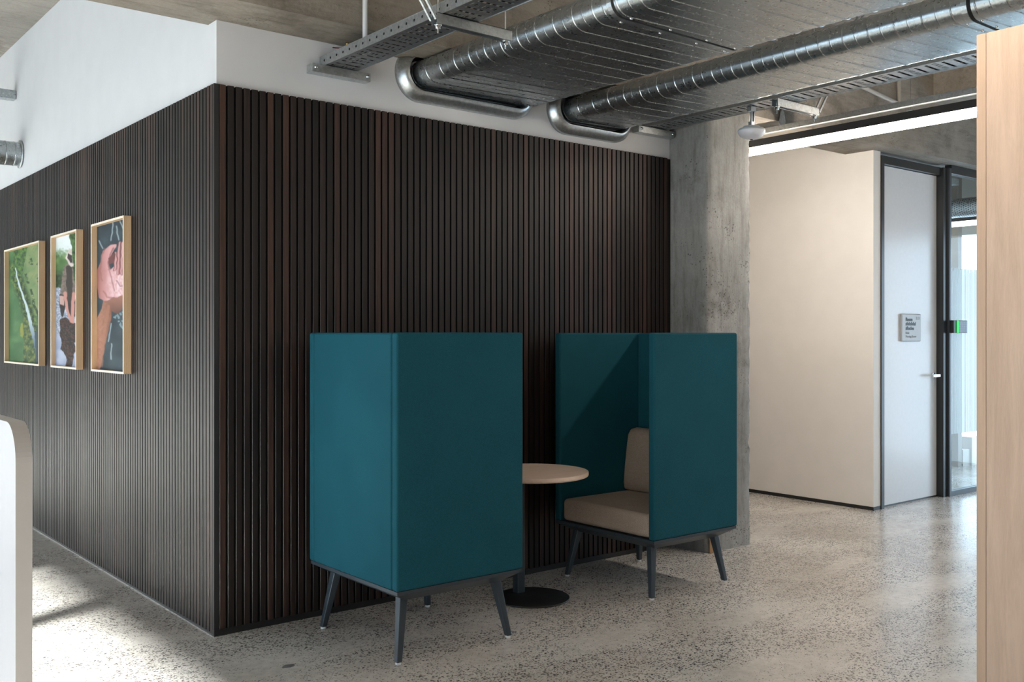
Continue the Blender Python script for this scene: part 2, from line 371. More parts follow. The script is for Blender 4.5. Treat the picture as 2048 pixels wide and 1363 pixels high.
# left window wall
wl = MB(); ys = [BACKY-0.2] + [q for ab in WIN_L for q in ab] + [7.2]
for k in range(0, len(ys), 2): wl.box(WX-0.2, WX, ys[k], ys[k+1], 0, SLAB)
for a, b in WIN_L: wl.box(WX-0.2, WX, a, b, 0, WIN_H[0]); wl.box(WX-0.2, WX, a, b, WIN_H[1], SLAB)
struct(wl.obj('wall_left', M['white']), 'white outer wall with tall windows, off to the left', 'wall')
for k, (a, b) in enumerate(WIN_L):
    e = struct(empty('window_%d' % (k+1), (WX-0.1, a, 0)), 'tall dark-framed window in the left outer wall, number %d from behind the camera' % (k+1), 'window')
    fr = MB(); z0, z1 = WIN_H
    for q in (0.0, b-a-0.03): fr.box(-0.03, 0.03, q, q+0.03, z0, z1)
    fr.box(-0.03, 0.03, 0.03, b-a-0.03, z0, z0+0.04); fr.box(-0.03, 0.03, 0.03, b-a-0.03, z1-0.04, z1)
    fr.obj('window_frame', M['alu'], e)
    MB().box(-0.004, 0.004, 0.03, b-a-0.03, z0+0.04, z1-0.04).obj('pane', M['glass'], e)
struct(box('wall_back', M['back_grey'], WX, FX, BACKY-0.2, BACKY, 0, SLAB), 'unseen wall behind the camera, darkened to cut bounce light', 'wall')
struct(box('wall_far', M['white'], WX, FX, 7.0, 7.2, 0, SLAB), 'white wall at the far end', 'wall')

# white core the slats are fixed to
struct(box('wall_core_left', M['white'], 0.02, 0.14, 0.02, 7.0, 0, SLAB-0.002), 'white wall above the long slatted run with the three framed prints', 'wall')
struct(box('wall_core_front', M['white'], 0.14, 3.14, 0.02, 0.14, 0, SOF-0.001), 'white wall strip above the slats, where ducts and cable tray end', 'wall')
struct(box('wall_core_right', M['white'], 3.45, 3.55, 0.12, 7.0, 0, SLAB-0.002), 'white corridor wall hidden behind the concrete pillar', 'wall')

# pillar
pil = empty('pillar', (3.345, -0.09, 0)); struct(pil, 'grey cast concrete pillar with blow holes at the end of the slatted wall', 'pillar')
g = MB(); ox, oy = 3.345, -0.09
nx, nz = 10, 60
random.seed(3)
def pillar_mesh():
    mb = MB(); per = []
    x0, x1, y0, y1 = 3.14-ox, 3.585-ox, -0.30-oy, 0.115-oy
    c = 0.012
    pts = [(x0, y1), (x0, y0+c), (x0+c, y0), (x1-c, y0), (x1, y0+c), (x1, y1)]
    fine = []
    for i in range(len(pts)):
        a = Vector(pts[i]); b = Vector(pts[(i+1) % len(pts)]); n = max(1, int((b-a).length/0.05))
        fine += [a.lerp(b, k/n) for k in range(n)]
    n = len(fine); rows = 72
    vs_ = []
    for r_ in range(rows+1):
        z = (SOF-0.001)*r_/rows
        for k, p in enumerate(fine):
            d = p.normalized(); j = random.uniform(-0.0028, 0.0012)
            corner = min((p-Vector(q)).length for q in ((x1, y0), (x0, y0)))
            if corner < 0.03: j -= random.random()**3*0.012
            if z < 0.10: j += random.uniform(0, 0.006)
            vs_.append((p.x+d.x*j, p.y+d.y*j, z))
    f = [(r_*n+k, r_*n+(k+1)%n, (r_+1)*n+(k+1)%n, (r_+1)*n+k) for r_ in range(rows) for k in range(n)]
    mb.add(vs_, f, True); return mb
pillar_mesh().obj('pillar_shaft', M['pillar'], pil)
o = MB().box(-0.195, -0.135, -0.2215, -0.212, 0.0, 0.16).obj('timber_strip', M['timber_raw'], pil, 0.003)

# meeting-room wall, door, glazed screen
wr = MB(); pyz = [(-0.135, 0.028), (7.0, 0.028), (7.0, SLAB-0.002), (0.1195, SLAB-0.002), (0.1195, SOF-0.001), (-0.135, SOF-0.001)]
wr.add([(5.36, y, z) for y, z in pyz]+[(5.463, y, z) for y, z in pyz], [tuple(range(6)), tuple(range(11, 5, -1))]+[(k, 6+k, 6+(k+1) % 6, (k+1) % 6) for k in range(6)])
struct(wr.obj('wall_right', M['warm_white']), 'plain off-white wall beyond the pillar, lit by the linear light', 'wall')
struct(MB().box(5.356, 5.4655, -0.139, 7.0, 0, 0.028).obj('baseboard_right', M['black']), 'slim black skirting under the off-white wall', 'skirting')
Yd = -0.105
door = empty('door_1', (5.49, Yd, 0)); struct(door, 'full-height satin white door in a black frame', 'door')
def D(mb, name, m, par=door, bevel=0.0):   # world-built parts under an unrotated parent
    o = mb.obj(name, m, par, bevel); px_, py_, pz_ = (0, 0, 0)
    p = par; off = Vector((0, 0, 0))
    while p: off += p.location; p = p.parent
    o.data.transform(Matrix.Translation(-off)); return o
D(MB().box(5.463, 5.505, -0.145, -0.05, 0, 2.832), 'door_frame', M['frame_black'])
D(MB().box(6.412, 6.478, -0.165, -0.05, 0, 2.832), 'door_frame', M['frame_black'])
D(MB().box(5.505, 6.412, -0.145, -0.05, 2.768, 2.832), 'door_head', M['frame_black'])
leaf = D(MB().box(5.510, 6.407, Yd, Yd+0.04, 0.014, 2.764), 'door_leaf', M['door'], bevel=0.002)
D(MB().box(5.510, 6.407, Yd+0.006, Yd+0.034, 0.0, 0.014), 'door_seal', M['frame_black'])
h = MB().lathe([(0.0, -0.012), (0.026, -0.012), (0.026, 0.0)], (6.345, Yd, 1.047), 24, 'y')
h.tube([(6.345, Yd, 1.047), (6.345, Yd-0.05, 1.047)], 0.009, 12)
h.box(6.245, 6.358, Yd-0.062, Yd-0.045, 1.036, 1.058)
D(h, 'door_handle', M['chrome'], bevel=0.002)
# meeting room name sign
sg = empty('door_sign', (5.96, Yd, 1.455)); tag(sg, 'pale grey room sign with black and grey lettering on the white door', 'sign')
MB().box(-0.155, 0.155, -0.020, -0.0005, -0.115, 0.115).obj('plaque', M['sign'], sg, 0.012)
def letters(name, body, size, x, z, m, par, y=-0.0212):
    cu = bpy.data.curves.new(name, 'FONT'); cu.body = body; cu.size = size; cu.extrude = 0.0006; cu.align_x = 'LEFT'
    t = bpy.data.objects.new(name, cu); COL.objects.link(t)
    dg = bpy.context.evaluated_depsgraph_get(); me = bpy.data.meshes.new_from_object(t.evaluated_get(dg))
    bpy.data.objects.remove(t); me.materials.clear(); me.materials.append(m)
    o = bpy.data.objects.new(name, me); COL.objects.link(o); o.parent = par
    o.location = (x, y, z); o.rotation_euler = (R(90), 0, 0); return o
def bold(o, k=0.0016):
    s_ = o.modifiers.new('b', 'SOLIDIFY'); s_.thickness = k; s_.offset = 0; return o
for i, t in enumerate(('Room', 'alolololul', 'alloclua')):
    for dx in (-0.0022, 0, 0.0022): letters('lettering', t, 0.043, -0.095+dx, 0.055-0.037*i, M['ink'], sg, -0.0212-0.0002*(dx != 0))
for i, t in enumerate(('Rohe', 'Meeting Room')): letters('lettering', t, 0.028, -0.095, -0.052-0.030*i, M['ink_grey'], sg)
letters('room_number', '2.13', 0.034, 0.068, 0.068, M['ink_grey'], sg)

# glazed screen beside the door
gz = empty('window_5', (6.478, -0.16, 0)); struct(gz, 'glazed office partition with frosted stripe film, right of the white door', 'glass partition')
D(MB().box(6.478, 6.512, -0.185, -0.125, 0, 2.832), 'mullion', M['alu'], gz)
D(MB().box(FX-0.06, FX, -0.185, -0.125, 0, 2.832), 'mullion', M['alu'], gz)
D(MB().box(7.56, 7.60, -0.185, -0.125, 0.045, 2.79), 'mullion', M['alu'], gz)
D(MB().box(6.512, FX-0.06, -0.185, -0.125, 0, 0.045), 'bottom_rail', M['alu'], gz)
D(MB().box(6.512, FX-0.06, -0.185, -0.125, 2.79, 2.86), 'top_rail', M['frame_black'], gz)
for a, b in ((6.512, 7.56), (7.60, FX-0.06)): D(MB().box(a, b, -0.160, -0.150, 0.045, 2.79), 'pane', M['glass'], gz)
fm = MB(); x = 6.52; rng = random.Random(5)
while x < FX-0.08:
    wd = rng.choice([0.007, 0.010, 0.014, 0.020]); 
    if not (7.55 < x < 7.61):
        top = 1.976 - (0 if rng.random() < 0.8 else rng.uniform(0, 0.06)); bot = 0.533
        fm.box(x, x+wd, -0.1615, -0.1605, bot, top)
    x += wd + 0.0035
fo = D(fm, 'frosted_film', M['film'], gz); fo['kind'] = 'stuff'
# booking tablet on the mullion
tb = empty('booking_panel', (6.50, -0.185, 1.465)); tag(tb, 'small black room-booking tablet with green light on the glass partition', 'tablet')
MB().box(-0.02, 0.045, -0.035, -0.0005, -0.055, 0.055).obj('mount', M['black'], tb, 0.003)
MB().box(0.045, 0.20, -0.045, -0.025, -0.055, 0.055).obj('housing', M['black'], tb, 0.003)
MB().box(0.036, 0.0445, -0.047, -0.036, -0.052, 0.052).obj('status_light', M['green'], tb)
MB().box(0.055, 0.192, -0.0465, -0.0455, -0.048, 0.048).obj('screen', M['screen'], tb)
ln = MB()
for k in range(1, 6): ln.box(0.055+0.023*k, 0.0562+0.023*k, -0.0475, -0.0467, -0.048, 0.048)
for k in range(1, 5): ln.box(0.055, 0.192, -0.0475, -0.0467, -0.048+0.0195*k, -0.0468+0.0195*k)
ln.obj('timetable_grid', M['screen_line'], tb)['kind'] = 'stuff'

# facade on the right, seen through the partition
fc = MB()
fc.box(FX, FX+0.2, 0.68, 7.2, 0, 0.30); fc.box(FX, FX+0.2, BACKY, -4.2, 0, 2.464); fc.box(FX, FX+0.2, BACKY, 7.2, 2.464, SLAB)
yy = [-4.2, -2.2, -0.15, 0.40, 2.6, 4.8, 7.2]
for y_ in yy: fc.box(FX, FX+0.2, y_-0.06, y_+0.02, 0, 2.464)
struct(fc.obj('wall_facade', M['warm_white']), 'glazed facade wall with low dado seen through the partition', 'wall')
fp = MB(); 
win = struct(empty('window_6', (FX+0.1, 0, 0)), 'bright facade glazing seen through the glass partition', 'window')
for a, b in zip(yy[:-1], yy[1:]):
    z0 = 0.0
    D(MB().box(FX+0.201, FX+0.209, a+0.02, b-0.06, z0, 2.464), 'pane', M['glass'], win)
struct(MB().box(FX-0.16, FX-0.001, 0.70, 7.0, 0.0, 0.175).obj('trim_1', M['warm_white']), 'low off-white ledge under the facade window', 'ledge')
struct(MB().box(FX-0.166, FX-0.161, 0.70, 7.0, 0, 0.03).obj('baseboard_far', M['alu']), 'dark skirting along the low ledge', 'skirting')
cl = struct(box('trim_2', M['conduit_grey'], 8.40, 8.48, 0.705, 0.775, 0, SLAB-0.001), 'slim grey-green steel post in front of the facade window', 'post')

# ------------------------------------------------------------------ slatted cladding
P = 0.04; SW = 0.0295
def slat_mesh(z0, swap):
    c = 0.0012; d = 0.0125; pr_ = [(0, d), (0, c), (c, 0), (SW-c, 0), (SW, c), (SW, d)]
    if swap: pr_ = [(q, p) for p, q in pr_]
    n = 6; me = bpy.data.meshes.new('slat')
    vs_ = [(x, y, z0) for x, y in pr_]+[(x, y, 2.562) for x, y in pr_]
    fs = [(k, k+1, n+k+1, n+k) for k in range(5)]+[(5, 0, n, n+5), tuple(range(n-1, -1, -1)), tuple(range(n, 2*n))]
    me.from_pydata(vs_, [], fs); me.materials.append(M['slat']); me.materials.append(M['groove'])
    for k in (0, 4): me.polygons[k].material_index = 1
    bm = bmesh.new(); bm.from_mesh(me); bmesh.ops.recalc_face_normals(bm, faces=bm.faces); bm.to_mesh(me); bm.free()
    return me
sm_r = slat_mesh(0.030, False)
sm_l = slat_mesh(0.012, True)
clr = empty('slat_cladding', (0, 0, 0)); tag(clr, 'dark-stained timber slat cladding on the wall behind the two teal booths', 'wall cladding')
D(MB().box(0.0, 3.139, 0.0128, 0.0195, 0.030, 2.560), 'backing_board', M['dark_void'], clr)
D(MB().box(0.0, 0.024, 0.0, 0.0127, 0.03, 2.562), 'corner_trim', M['black'], clr)
D(MB().box(0.0, 3.139, -0.001, 0.0195, 0.0, 0.0295), 'skirting', M['black'], clr)
cll = empty('slat_cladding', (0, 0, 0)); tag(cll, 'long dark timber slat cladding on the left wall carrying the three framed prints', 'wall cladding')
D(MB().box(0.0128, 0.0195, 0.020, 7.0, 0.012, 2.560), 'backing_board', M['dark_void'], cll)
D(MB().box(0.0, 0.0195, 0.020, 7.0, 0.0, 0.0118), 'skirting', M['black'], cll)
D(MB().box(-0.004, -0.0002, 0.0, 7.0, 0.0, 0.003), 'floor_trim', M['chrome'], cll)
def slat(me, loc, par):
    o = bpy.data.objects.new('slat', me); COL.objects.link(o); o.location = loc; o.parent = par
for k in range(77): slat(sm_r, (0.0275+P*k, 0.0, 0), clr)
for k in range(173): slat(sm_l, (0.0, 0.0200+P*k if k else 0.0200, 0), cll)

# ------------------------------------------------------------------ ducts
def oval(xc0, xc1, zc, r, n=14):
    pts = []
    for k in range(n+1): t = math.pi/2 + math.pi*k/n; pts.append((xc0+r*math.cos(t), zc+r*math.sin(t), math.cos(t), math.sin(t)))
    m = max(1, int((xc1-xc0)/0.12))
    for k in range(1, m): pts.append((xc0+(xc1-xc0)*k/m, zc-r, 0, -1))
    for k in range(n+1): t = -math.pi/2 + math.pi*k/n; pts.append((xc1+r*math.cos(t), zc+r*math.sin(t), math.cos(t), math.sin(t)))
    for k in range(1, m): pts.append((xc1-(xc1-xc0)*k/m, zc+r, 0, 1))
    return pts
def spiral_duct(xc0, xc1, zc, r, y0, y1, pitch=0.125, ridge=0.0026):
    prof = oval(xc0, xc1, zc, r); n = len(prof)
    per = [0.0]
    for i in range(n):
        a = prof[i]; b = prof[(i+1) % n]; per.append(per[-1]+math.hypot(a[0]-b[0], a[1]-b[1]))
    T = per[-1]
    fr = [(0.0, 0), (0.012, 0), (0.022, 1), (0.052, 1), (0.062, 0), (0.076, 0), (0.49, 0), (0.502, 0), (0.512, 0.3), (0.534, 0.3), (0.544, 0), (0.558, 0)]
    turns = int((y0-y1)/pitch)+2
    vs_ = []; rows = []
    for k in range(-1, turns):
        for f_, h_ in fr: rows.append(((k+f_)*pitch, h_))
    for (s_, h_) in rows:
        for i in range(n+1):
            p = prof[i % n]; y = y0 - (s_ + pitch*per[i]/T)
            y = min(y0, max(y1, y))
            e = ridge*h_
            vs_.append((p[0]+p[2]*e, y, p[1]+p[3]*e))
    m = n+1; f = []
    for a in range(len(rows)-1):
        for i in range(n):
            q = (a*m+i, a*m+i+1, (a+1)*m+i+1, (a+1)*m+i)
            if len({round(vs_[j][1], 6) for j in q}) > 1: f.append(q)
    return MB().add(vs_, f, True)
def oval_ring(xc0, xc1, zc, r_out, r_in, y0, y1):
    a = oval(xc0, xc1, zc, r_out); b = oval(xc0, xc1, zc, r_in); n = len(a); mb = MB()
    v = [(p[0], y0, p[1]) for p in a]+[(p[0], y1, p[1]) for p in a]+[(p[0], y1, p[1]) for p in b]+[(p[0], y0, p[1]) for p in b]
    f = []
    for ring in range(4):
        for k in range(n):
            f.append((ring*n+k, ring*n+(k+1)%n, ((ring+1)%4)*n+(k+1)%n, ((ring+1)%4)*n+k))
    return mb.add(v, f, False)
def collar(xc0, xc1, zc, prof):
    n = 0; v = []; f = []
    for (r, y) in prof:
        o = oval(xc0, xc1, zc, r, 24); n = len(o); v += [(p[0], y, min(p[1], SOF-0.0015)) for p in o]
    m = len(prof)
    for i in range(m):
        for k in range(n): f.append((i*n+k, i*n+(k+1)%n, ((i+1)%m)*n+(k+1)%n, ((i+1)%m)*n+k))
    return MB().add(v, f, True)
def duct(label, xc0, xc1, zc, r, jy, fx0, fx1):
    e = empty('air_duct', ((xc0+xc1)/2, 0, zc)); tag(e, label, 'duct', 'flat oval spiral ducts')
    D(spiral_duct(xc0, xc1, zc, r, -0.004, jy+0.02), 'duct_run', M['galv'], e)
    D(spiral_duct(xc0, xc1, zc, r, jy-0.02, -6.5), 'duct_run', M['galv'], e)
    D(oval_ring(xc0, xc1, zc, r+0.0015, r-0.004, jy+0.02, jy-0.004), 'coupling', M['galv_flat'], e)
    D(oval_ring(xc0, xc1, zc, r-0.001, r-0.006, jy-0.004, jy-0.02), 'coupling_seam', M['dark_void'], e)
    sc_ = MB()
    m = 4
    for k in range(m):
        xx = xc0+(xc1-xc0)*(k+0.1)/(m-1) if k < m-1 else xc1-0.02
        for dy in (0.03, -0.03): sc_.lathe([(0.0, -0.006), (0.005, -0.005), (0.006, 0)], (xx, jy+dy, zc-r), 10)
    D(sc_, 'screw', M['chrome'], e)['kind'] = 'stuff'
    # stepped wall flange, open around the duct
    D(collar(fx0, fx1, zc, [(0.146, 0.0195), (0.144, -0.006), (0.121, -0.030), (0.119, -0.033), (0.098, -0.052), (0.0945, -0.051), (0.090, 0.0195)]), 'wall_collar', M['galv_flat'], e)
    D(oval_ring(fx0, fx1, zc, 0.0895, r+0.004, 0.004, 0.0195), 'gap_shade_ring', M['dark_void'], e)  # dark ring stands in for the shade inside the open gap
    return e
duct('flat oval spiral duct with wall flange, nearer the cable tray over the slats', 1.15, 1.875, 2.788, 0.071, -1.50, 1.14, 1.79)
duct('flat oval spiral duct with bright highlight, nearer the concrete pillar', 2.22, 2.61, 2.751, 0.068, -2.46, 2.20, 2.605)

# ducts entering the wall far left
e = empty('round_duct', (-1.2, 3.76, 2.765)); tag(e, 'short view of a round galvanised duct entering the white wall, far left', 'duct')
pr = MB(); 
xs = [0.018 - 0.06*k for k in range(60)]
prof = []
for k, x_ in enumerate(xs): prof += [(0.09, x_+1.2), (0.09, x_+1.2-0.045), (0.09, x_+1.2-0.048), (0.0925, x_+1.2-0.050), (0.0925, x_+1.2-0.054), (0.09, x_+1.2-0.056), (0.09, x_+1.2-0.059)]
MB().lathe(prof, (0, 0, 0), 32, 'x').obj('duct_run', M['galv'], e)
MB().lathe([(0.0905, 1.215), (0.105, 1.215), (0.105, 1.205), (0.0905, 1.205)], (0, 0, 0), 32, 'x').obj('collar', M['galv_flat'], e)
e = empty('cable_trunking', (-1.2, 3.94, 3.243)); tag(e, 'narrow galvanised trunking entering the white wall above the round duct', 'trunking')
MB().box(-2.0, 1.2175, -0.045, 0.045, -0.034, 0.034).obj('trunking_body', M['galv'], e, 0.004)
t = MB()
for x_ in (1.0, -0.5): t.tube([(x_, 0, 0.034), (x_, 0, SLAB-3.243-0.001)], 0.005, 8)
t.obj('hanger_rod', M['galv_flat'], e)

# ------------------------------------------------------------------ cable trays
def tray(label, x0, x1, zb, y1, struts, brace_side):
    e = empty('cable_tray', ((x0+x1)/2, 0, zb)); tag(e, label, 'cable tray', 'perforated cable trays')
    b = MB(); y = 0.018; t = 0.0015; per = 0.145; wdt = x1-x0
    while y > y1:
        # solid band, long slot, solid band, row of short slots
        for (a, c) in ((0.0, 0.022), (0.038, 0.060), (0.088, 0.110), (0.126, 0.145)):
            b.box(x0, x1, y-c, y-a, zb, zb+t)
        for (a, c) in ((0.022, 0.038), (0.110, 0.126)):     # long slot: only the edges stay
            b.box(x0, x0+0.025, y-c, y-a, zb, zb+t); b.box(x1-0.025, x1, y-c, y-a, zb, zb+t)
        n = 7; s0 = x0+0.022; s1 = x1-0.022; st = (s1-s0)/n
        b.box(x0, s0, y-0.088, y-0.060, zb, zb+t); b.box(s1, x1, y-0.088, y-0.060, zb, zb+t)
        for k in range(n): b.box(s0+st*k+st*0.45, s0+st*(k+1), y-0.088, y-0.060, zb, zb+t)
        y -= per
    D(b, 'perforated_base', M['galv_shade'], e)
    for (a, c) in ((x0-0.0025, x0), (x1, x1+0.0025)):
        D(MB().box(a, c, y1, 0.018, zb-0.002, zb+0.045), 'side_rail', M['galv_flat'], e)
    lip = MB().box(x0-0.0035, x0+0.008, y1, 0.018, zb+0.045, zb+0.048).box(x1-0.008, x1+0.0035, y1, 0.018, zb+0.045, zb+0.048)
    D(lip, 'rolled_lip', M['galv_flat'], e)
    hl = MB(); y = -0.03
    while y > y1+0.05:
        hl.lathe([(0.0, -0.0008), (0.0062, -0.0008), (0.0062, 0.0)], (x0-0.0025, y, zb+0.022), 10, 'x'); y -= 0.062
    D(hl, 'punched_hole', M['dark_void'], e)['kind'] = 'stuff'
    # black wiring added to darken the slots, where shadow lies
    cb = MB()
    for k in range(5):
        xx = x0+0.03+k*0.032; rn = random.Random(k)
        cb.tube([(xx+rn.uniform(-0.008, 0.008), 0.015-(0.015-y1)*q/14, zb+0.008+0.004*(k % 2)) for q in range(15)], 0.005, 6)
    D(cb, 'slot_darkening_cables', M['black'], e)
    # wall bracket
    D(MB().box(x0-0.075, x1+0.075, -0.040, 0.0185, zb-0.045, zb-0.003), 'wall_bracket', M['galv_flat'], e, 0.002)
    bt = MB()
    for xx in (x0-0.055, x1+0.055): bt.lathe([(0.0, -0.010), (0.008, -0.009), (0.009, 0.0)], (xx, -0.040, zb-0.022), 8, 'y')
    D(bt, 'bolt', M['chrome'], e)
    for (sy, sx0, sx1) in struts:
        zt = zb-0.003
        c = MB().box(sx0, sx1, sy-0.0205, sy+0.0205, zt-0.0025, zt).box(sx0, sx1, sy-0.0205, sy-0.018, zt-0.041, zt).box(sx0, sx1, sy+0.018, sy+0.0205, zt-0.041, zt)
        c.box(sx0, sx1, sy-0.0205, sy-0.011, zt-0.0435, zt-0.041).box(sx0, sx1, sy+0.011, sy+0.0205, zt-0.0435, zt-0.041)
        D(c, 'strut_channel', M['galv_flat'], e)
        for xx in (sx0+0.018, sx1-0.022):
            rd = MB().tube([(xx, sy, zb-0.085), (xx, sy, SLAB-0.001)], 0.005, 8)
            rd.lathe([(0.005, zt-0.062), (0.012, zt-0.062), (0.012, zt-0.049), (0.018, zt-0.049), (0.018, zt-0.045), (0.005, zt-0.045)], (xx, sy, 0), 6)
            D(rd, 'hanger_rod', M['chrome'], e)
    if brace_side:
        sy, sx0, sx1 = struts[0]; bx = sx0 if brace_side < 0 else sx1
        dx = brace_side
        for off in (-0.018, 0.018):
            D(MB().tube([(bx+dx*0.002, sy+off, zb-0.03), (bx+dx*0.55, sy+off, min(SLAB-0.01, zb+0.75))], 0.0075, 4), 'brace', M['galv_flat'], e)
    return e
tray('perforated cable tray with strut hangers at upper left, beside the white pipe', 0.556, 0.738, 2.735, -6.5, [(-1.03, 0.525, 0.925), (-3.2, 0.525, 0.925)], -1)
tray('perforated cable tray above the concrete pillar and dome sensor', 2.86, 3.045, 2.735, -6.5, [(-1.02, 2.86, 3.262), (-3.4, 2.86, 3.262)], 1)

# pipe, sprinkler fitting, conduit
o = MB().tube([(0.605, -0.335, 2.786), (0.605, -0.335, SLAB-0.001)], 0.0118, 18).obj('vertical_pipe', M['pipe_white']); tag(o, 'thin white vertical pipe dropping behind the upper left cable tray', 'pipe')
e = empty('sprinkler_head', (0.672, -0.05, SOF)); tag(e, 'small brass sprinkler fitting under the beam near the white pipe', 'sprinkler')
MB().lathe([(0.0, 0), (0.010, 0), (0.010, -0.012), (0.006, -0.014), (0.006, -0.024), (0.011, -0.026), (0.011, -0.030), (0.0, -0.031)], (0, 0, 0), 14).obj('fitting', M['brass'], e)
MB().tube([(-0.01, 0, -0.02), (-0.04, 0.0, -0.036), (-0.085, -0.005, -0.042)], 0.003, 6).obj('red_wire', M['red'], e)
o = MB().tube([(4.2, -0.322, 3.33), (5.40, -0.322, 3.20), (5.41, -0.322, 3.21), (5.41, -0.322, SLAB-0.002)], 0.017, 10).obj('conduit', M['conduit_grey']); tag(o, 'thin conduit bending up the concrete beam, above the linear light', 'conduit')

# dome sensor
e = empty('dome_sensor', (2.95, -0.79, 2.60)); tag(e, 'white dome sensor hanging from the cable tray before the pillar', 'sensor')
MB().lathe([(0.0, 0.022), (0.048, 0.022), (0.052, 0.016), (0.052, 0.010)], (0, 0, 0), 36).obj('mount_plate', M['sensor_white'], e)
MB().lathe([(0.052, 0.014), (0.070, 0.010), (0.079, 0.000), (0.079, -0.004)], (0, 0, 0), 40).obj('upper_rim', M['sensor_grey'], e)
MB().lathe([(0.079, -0.003), (0.079, -0.012), (0.068, -0.032), (0.045, -0.046), (0.018, -0.053), (0.0, -0.054)], (0, 0, 0), 40).obj('dome', M['sensor_white'], e)
MB().lathe([(0.0, -0.0575), (0.008, -0.0575), (0.008, -0.053)], (0, 0, 0), 14).obj('lens', M['black'], e)
st = MB().tube([(0, 0, 0.02), (0, 0, 0.134)], 0.008, 10).box(-0.014, 0.014, -0.012, 0.012, 0.03, 0.05).box(-0.022, 0.022, -0.015, 0.015, 0.11, 0.1345)
st.tube([(0.012, 0, 0.05), (0.02, 0, 0.10), (0.04, 0, 0.132)], 0.003, 6).box(0.010, 0.016, -0.012, 0.012, 0.05, 0.12)
st.obj('drop_rod', M['galv_flat'], e)

# linear lights
def linear(label, x, y0, y1, z, m, hang=True, group='linear pendant lights'):
    e = empty('linear_light', (x, y0, z)); tag(e, label, 'light', group)
    D(MB().box(x-0.036, x+0.036, y1, y0, z+0.046, z+0.095), 'housing', M['black'], e)
    D(MB().box(x-0.034, x+0.034, y1+0.003, y0-0.003, z, z+0.0458), 'diffuser', m, e, 0.004)
    if hang:
        y = y0-0.9
        while y > y1:
            if y < -0.32 or y > 0.13: D(MB().tube([(x, y, z+0.095), (x, y, SLAB-0.001)], 0.0022, 6).box(x-0.012, x+0.012, y-0.02, y+0.02, z+0.095, z+0.105), 'hanger', M['chrome'], e)
            y -= 1.25
    return e
linear('long glowing linear pendant light across the corridor before the off-white wall', 4.0, 0.95, -5.2, 2.688, M['led'])
linear('linear pendant light overhead behind the camera position', 0.70, -1.75, -7.2, 2.80, M['led'])
linear('added unseen linear fill light overhead on the window side', -3.6, -2.6, -7.2, 2.80, M['led'])  # fill light added out of view to brighten the room
# galvanised channel over the corridor light
e = empty('service_channel', (3.93, 0, 2.80)); tag(e, 'galvanised service channel running just above the corridor linear light', 'channel')
D(MB().box(3.90, 3.94, -5.2, -0.10, 2.800, 2.838), 'channel_length', M['galv_flat'], e, 0.002)
D(MB().box(3.90, 3.94, -0.095, 0.95, 2.794, 2.830), 'channel_length', M['galv_flat'], e, 0.002)
p = MB().prism_y([(3.89, 2.838), (3.95, 2.838), (3.955, 2.87), (3.94, 2.93), (3.92, 2.95), (3.90, 2.93), (3.885, 2.87)], -0.312, -0.302)
D(p, 'fixing_plate', M['galv_flat'], e, 0.002)

# services inside the glazed office
e = empty('perforated_duct', (7.5, 0, 2.61)); tag(e, 'round perforated duct seen through the glass partition', 'duct')
pr = MB().lathe([(0.092, 4.0), (0.092, -0.10)], (0, 0, 0), 36, 'y'); pr.obj('duct_run', M['galv'], e)
hb = MB()
for i in range(60):
    for k in range(14):
        th = R(130 + k*13 + (6.5 if i % 2 else 0)); y_ = 0.0+0.022*i
        c = Vector((0.0935*math.cos(th), y_, 0.0935*math.sin(th))); tv = Vector((-math.sin(th), 0, math.cos(th)))
        q = [c + (tv*math.cos(a)+Vector((0, 1, 0))*math.sin(a))*0.0055 for a in [R(60*j) for j in range(6)]]
        hb.add(q, [tuple(range(6))])
hb.obj('perforations', M['dark_void'], e)['kind'] = 'stuff'
e = empty('air_duct', (8.1, 0, 2.6)); tag(e, 'ribbed flat duct behind the perforated duct in the glazed office', 'duct')
D(spiral_duct(7.95, 8.35, 2.63, 0.06, 4.5, -0.05), 'duct_run', M['galv'], e)
e = empty('cable_tray', (7.1, 0, 2.8)); tag(e, 'shiny metal tray near the ceiling inside the glazed office', 'cable tray')
D(MB().box(6.95, 7.25, 0.12, 5.0, 2.79, 2.85), 'tray_body', M['galv_flat'], e, 0.003)
linear('linear light glowing inside the glazed office', 7.85, 4.5, 0.0, 2.475, M['led_room'], False)

# ------------------------------------------------------------------ framed prints
def inpoly(X, Y, poly):
    ins = np.zeros(X.shape, bool); n = len(poly)
    for i in range(n):
        x1, y1 = poly[i]; x2, y2 = poly[(i+1) % n]
        c = ((y1 > Y) != (y2 > Y))
        with np.errstate(divide='ignore', invalid='ignore'):
            xi = (x2-x1)*(Y-y1)/(y2-y1+1e-9)+x1
        ins ^= c & (X < xi)
    return ins
def vnoise(X, Y, s, seed):
    rg = np.random.RandomState(seed); G = rg.rand(64, 64)
    x = X/s; y = Y/s; xi = np.floor(x).astype(int); yi = np.floor(y).astype(int); fx = x-xi; fy = y-yi
    fx = fx*fx*(3-2*fx); fy = fy*fy*(3-2*fy)
    g_ = lambda a, b: G[a % 64, b % 64]
    return (g_(xi, yi)*(1-fx)+g_(xi+1, yi)*fx)*(1-fy)+(g_(xi, yi+1)*(1-fx)+g_(xi+1, yi+1)*fx)*fy
def lerp(a, b, t): return a*(1-t[..., None])+b*t[..., None]
def C3(r, g, b): return np.array([r, g, b], float)/255.0
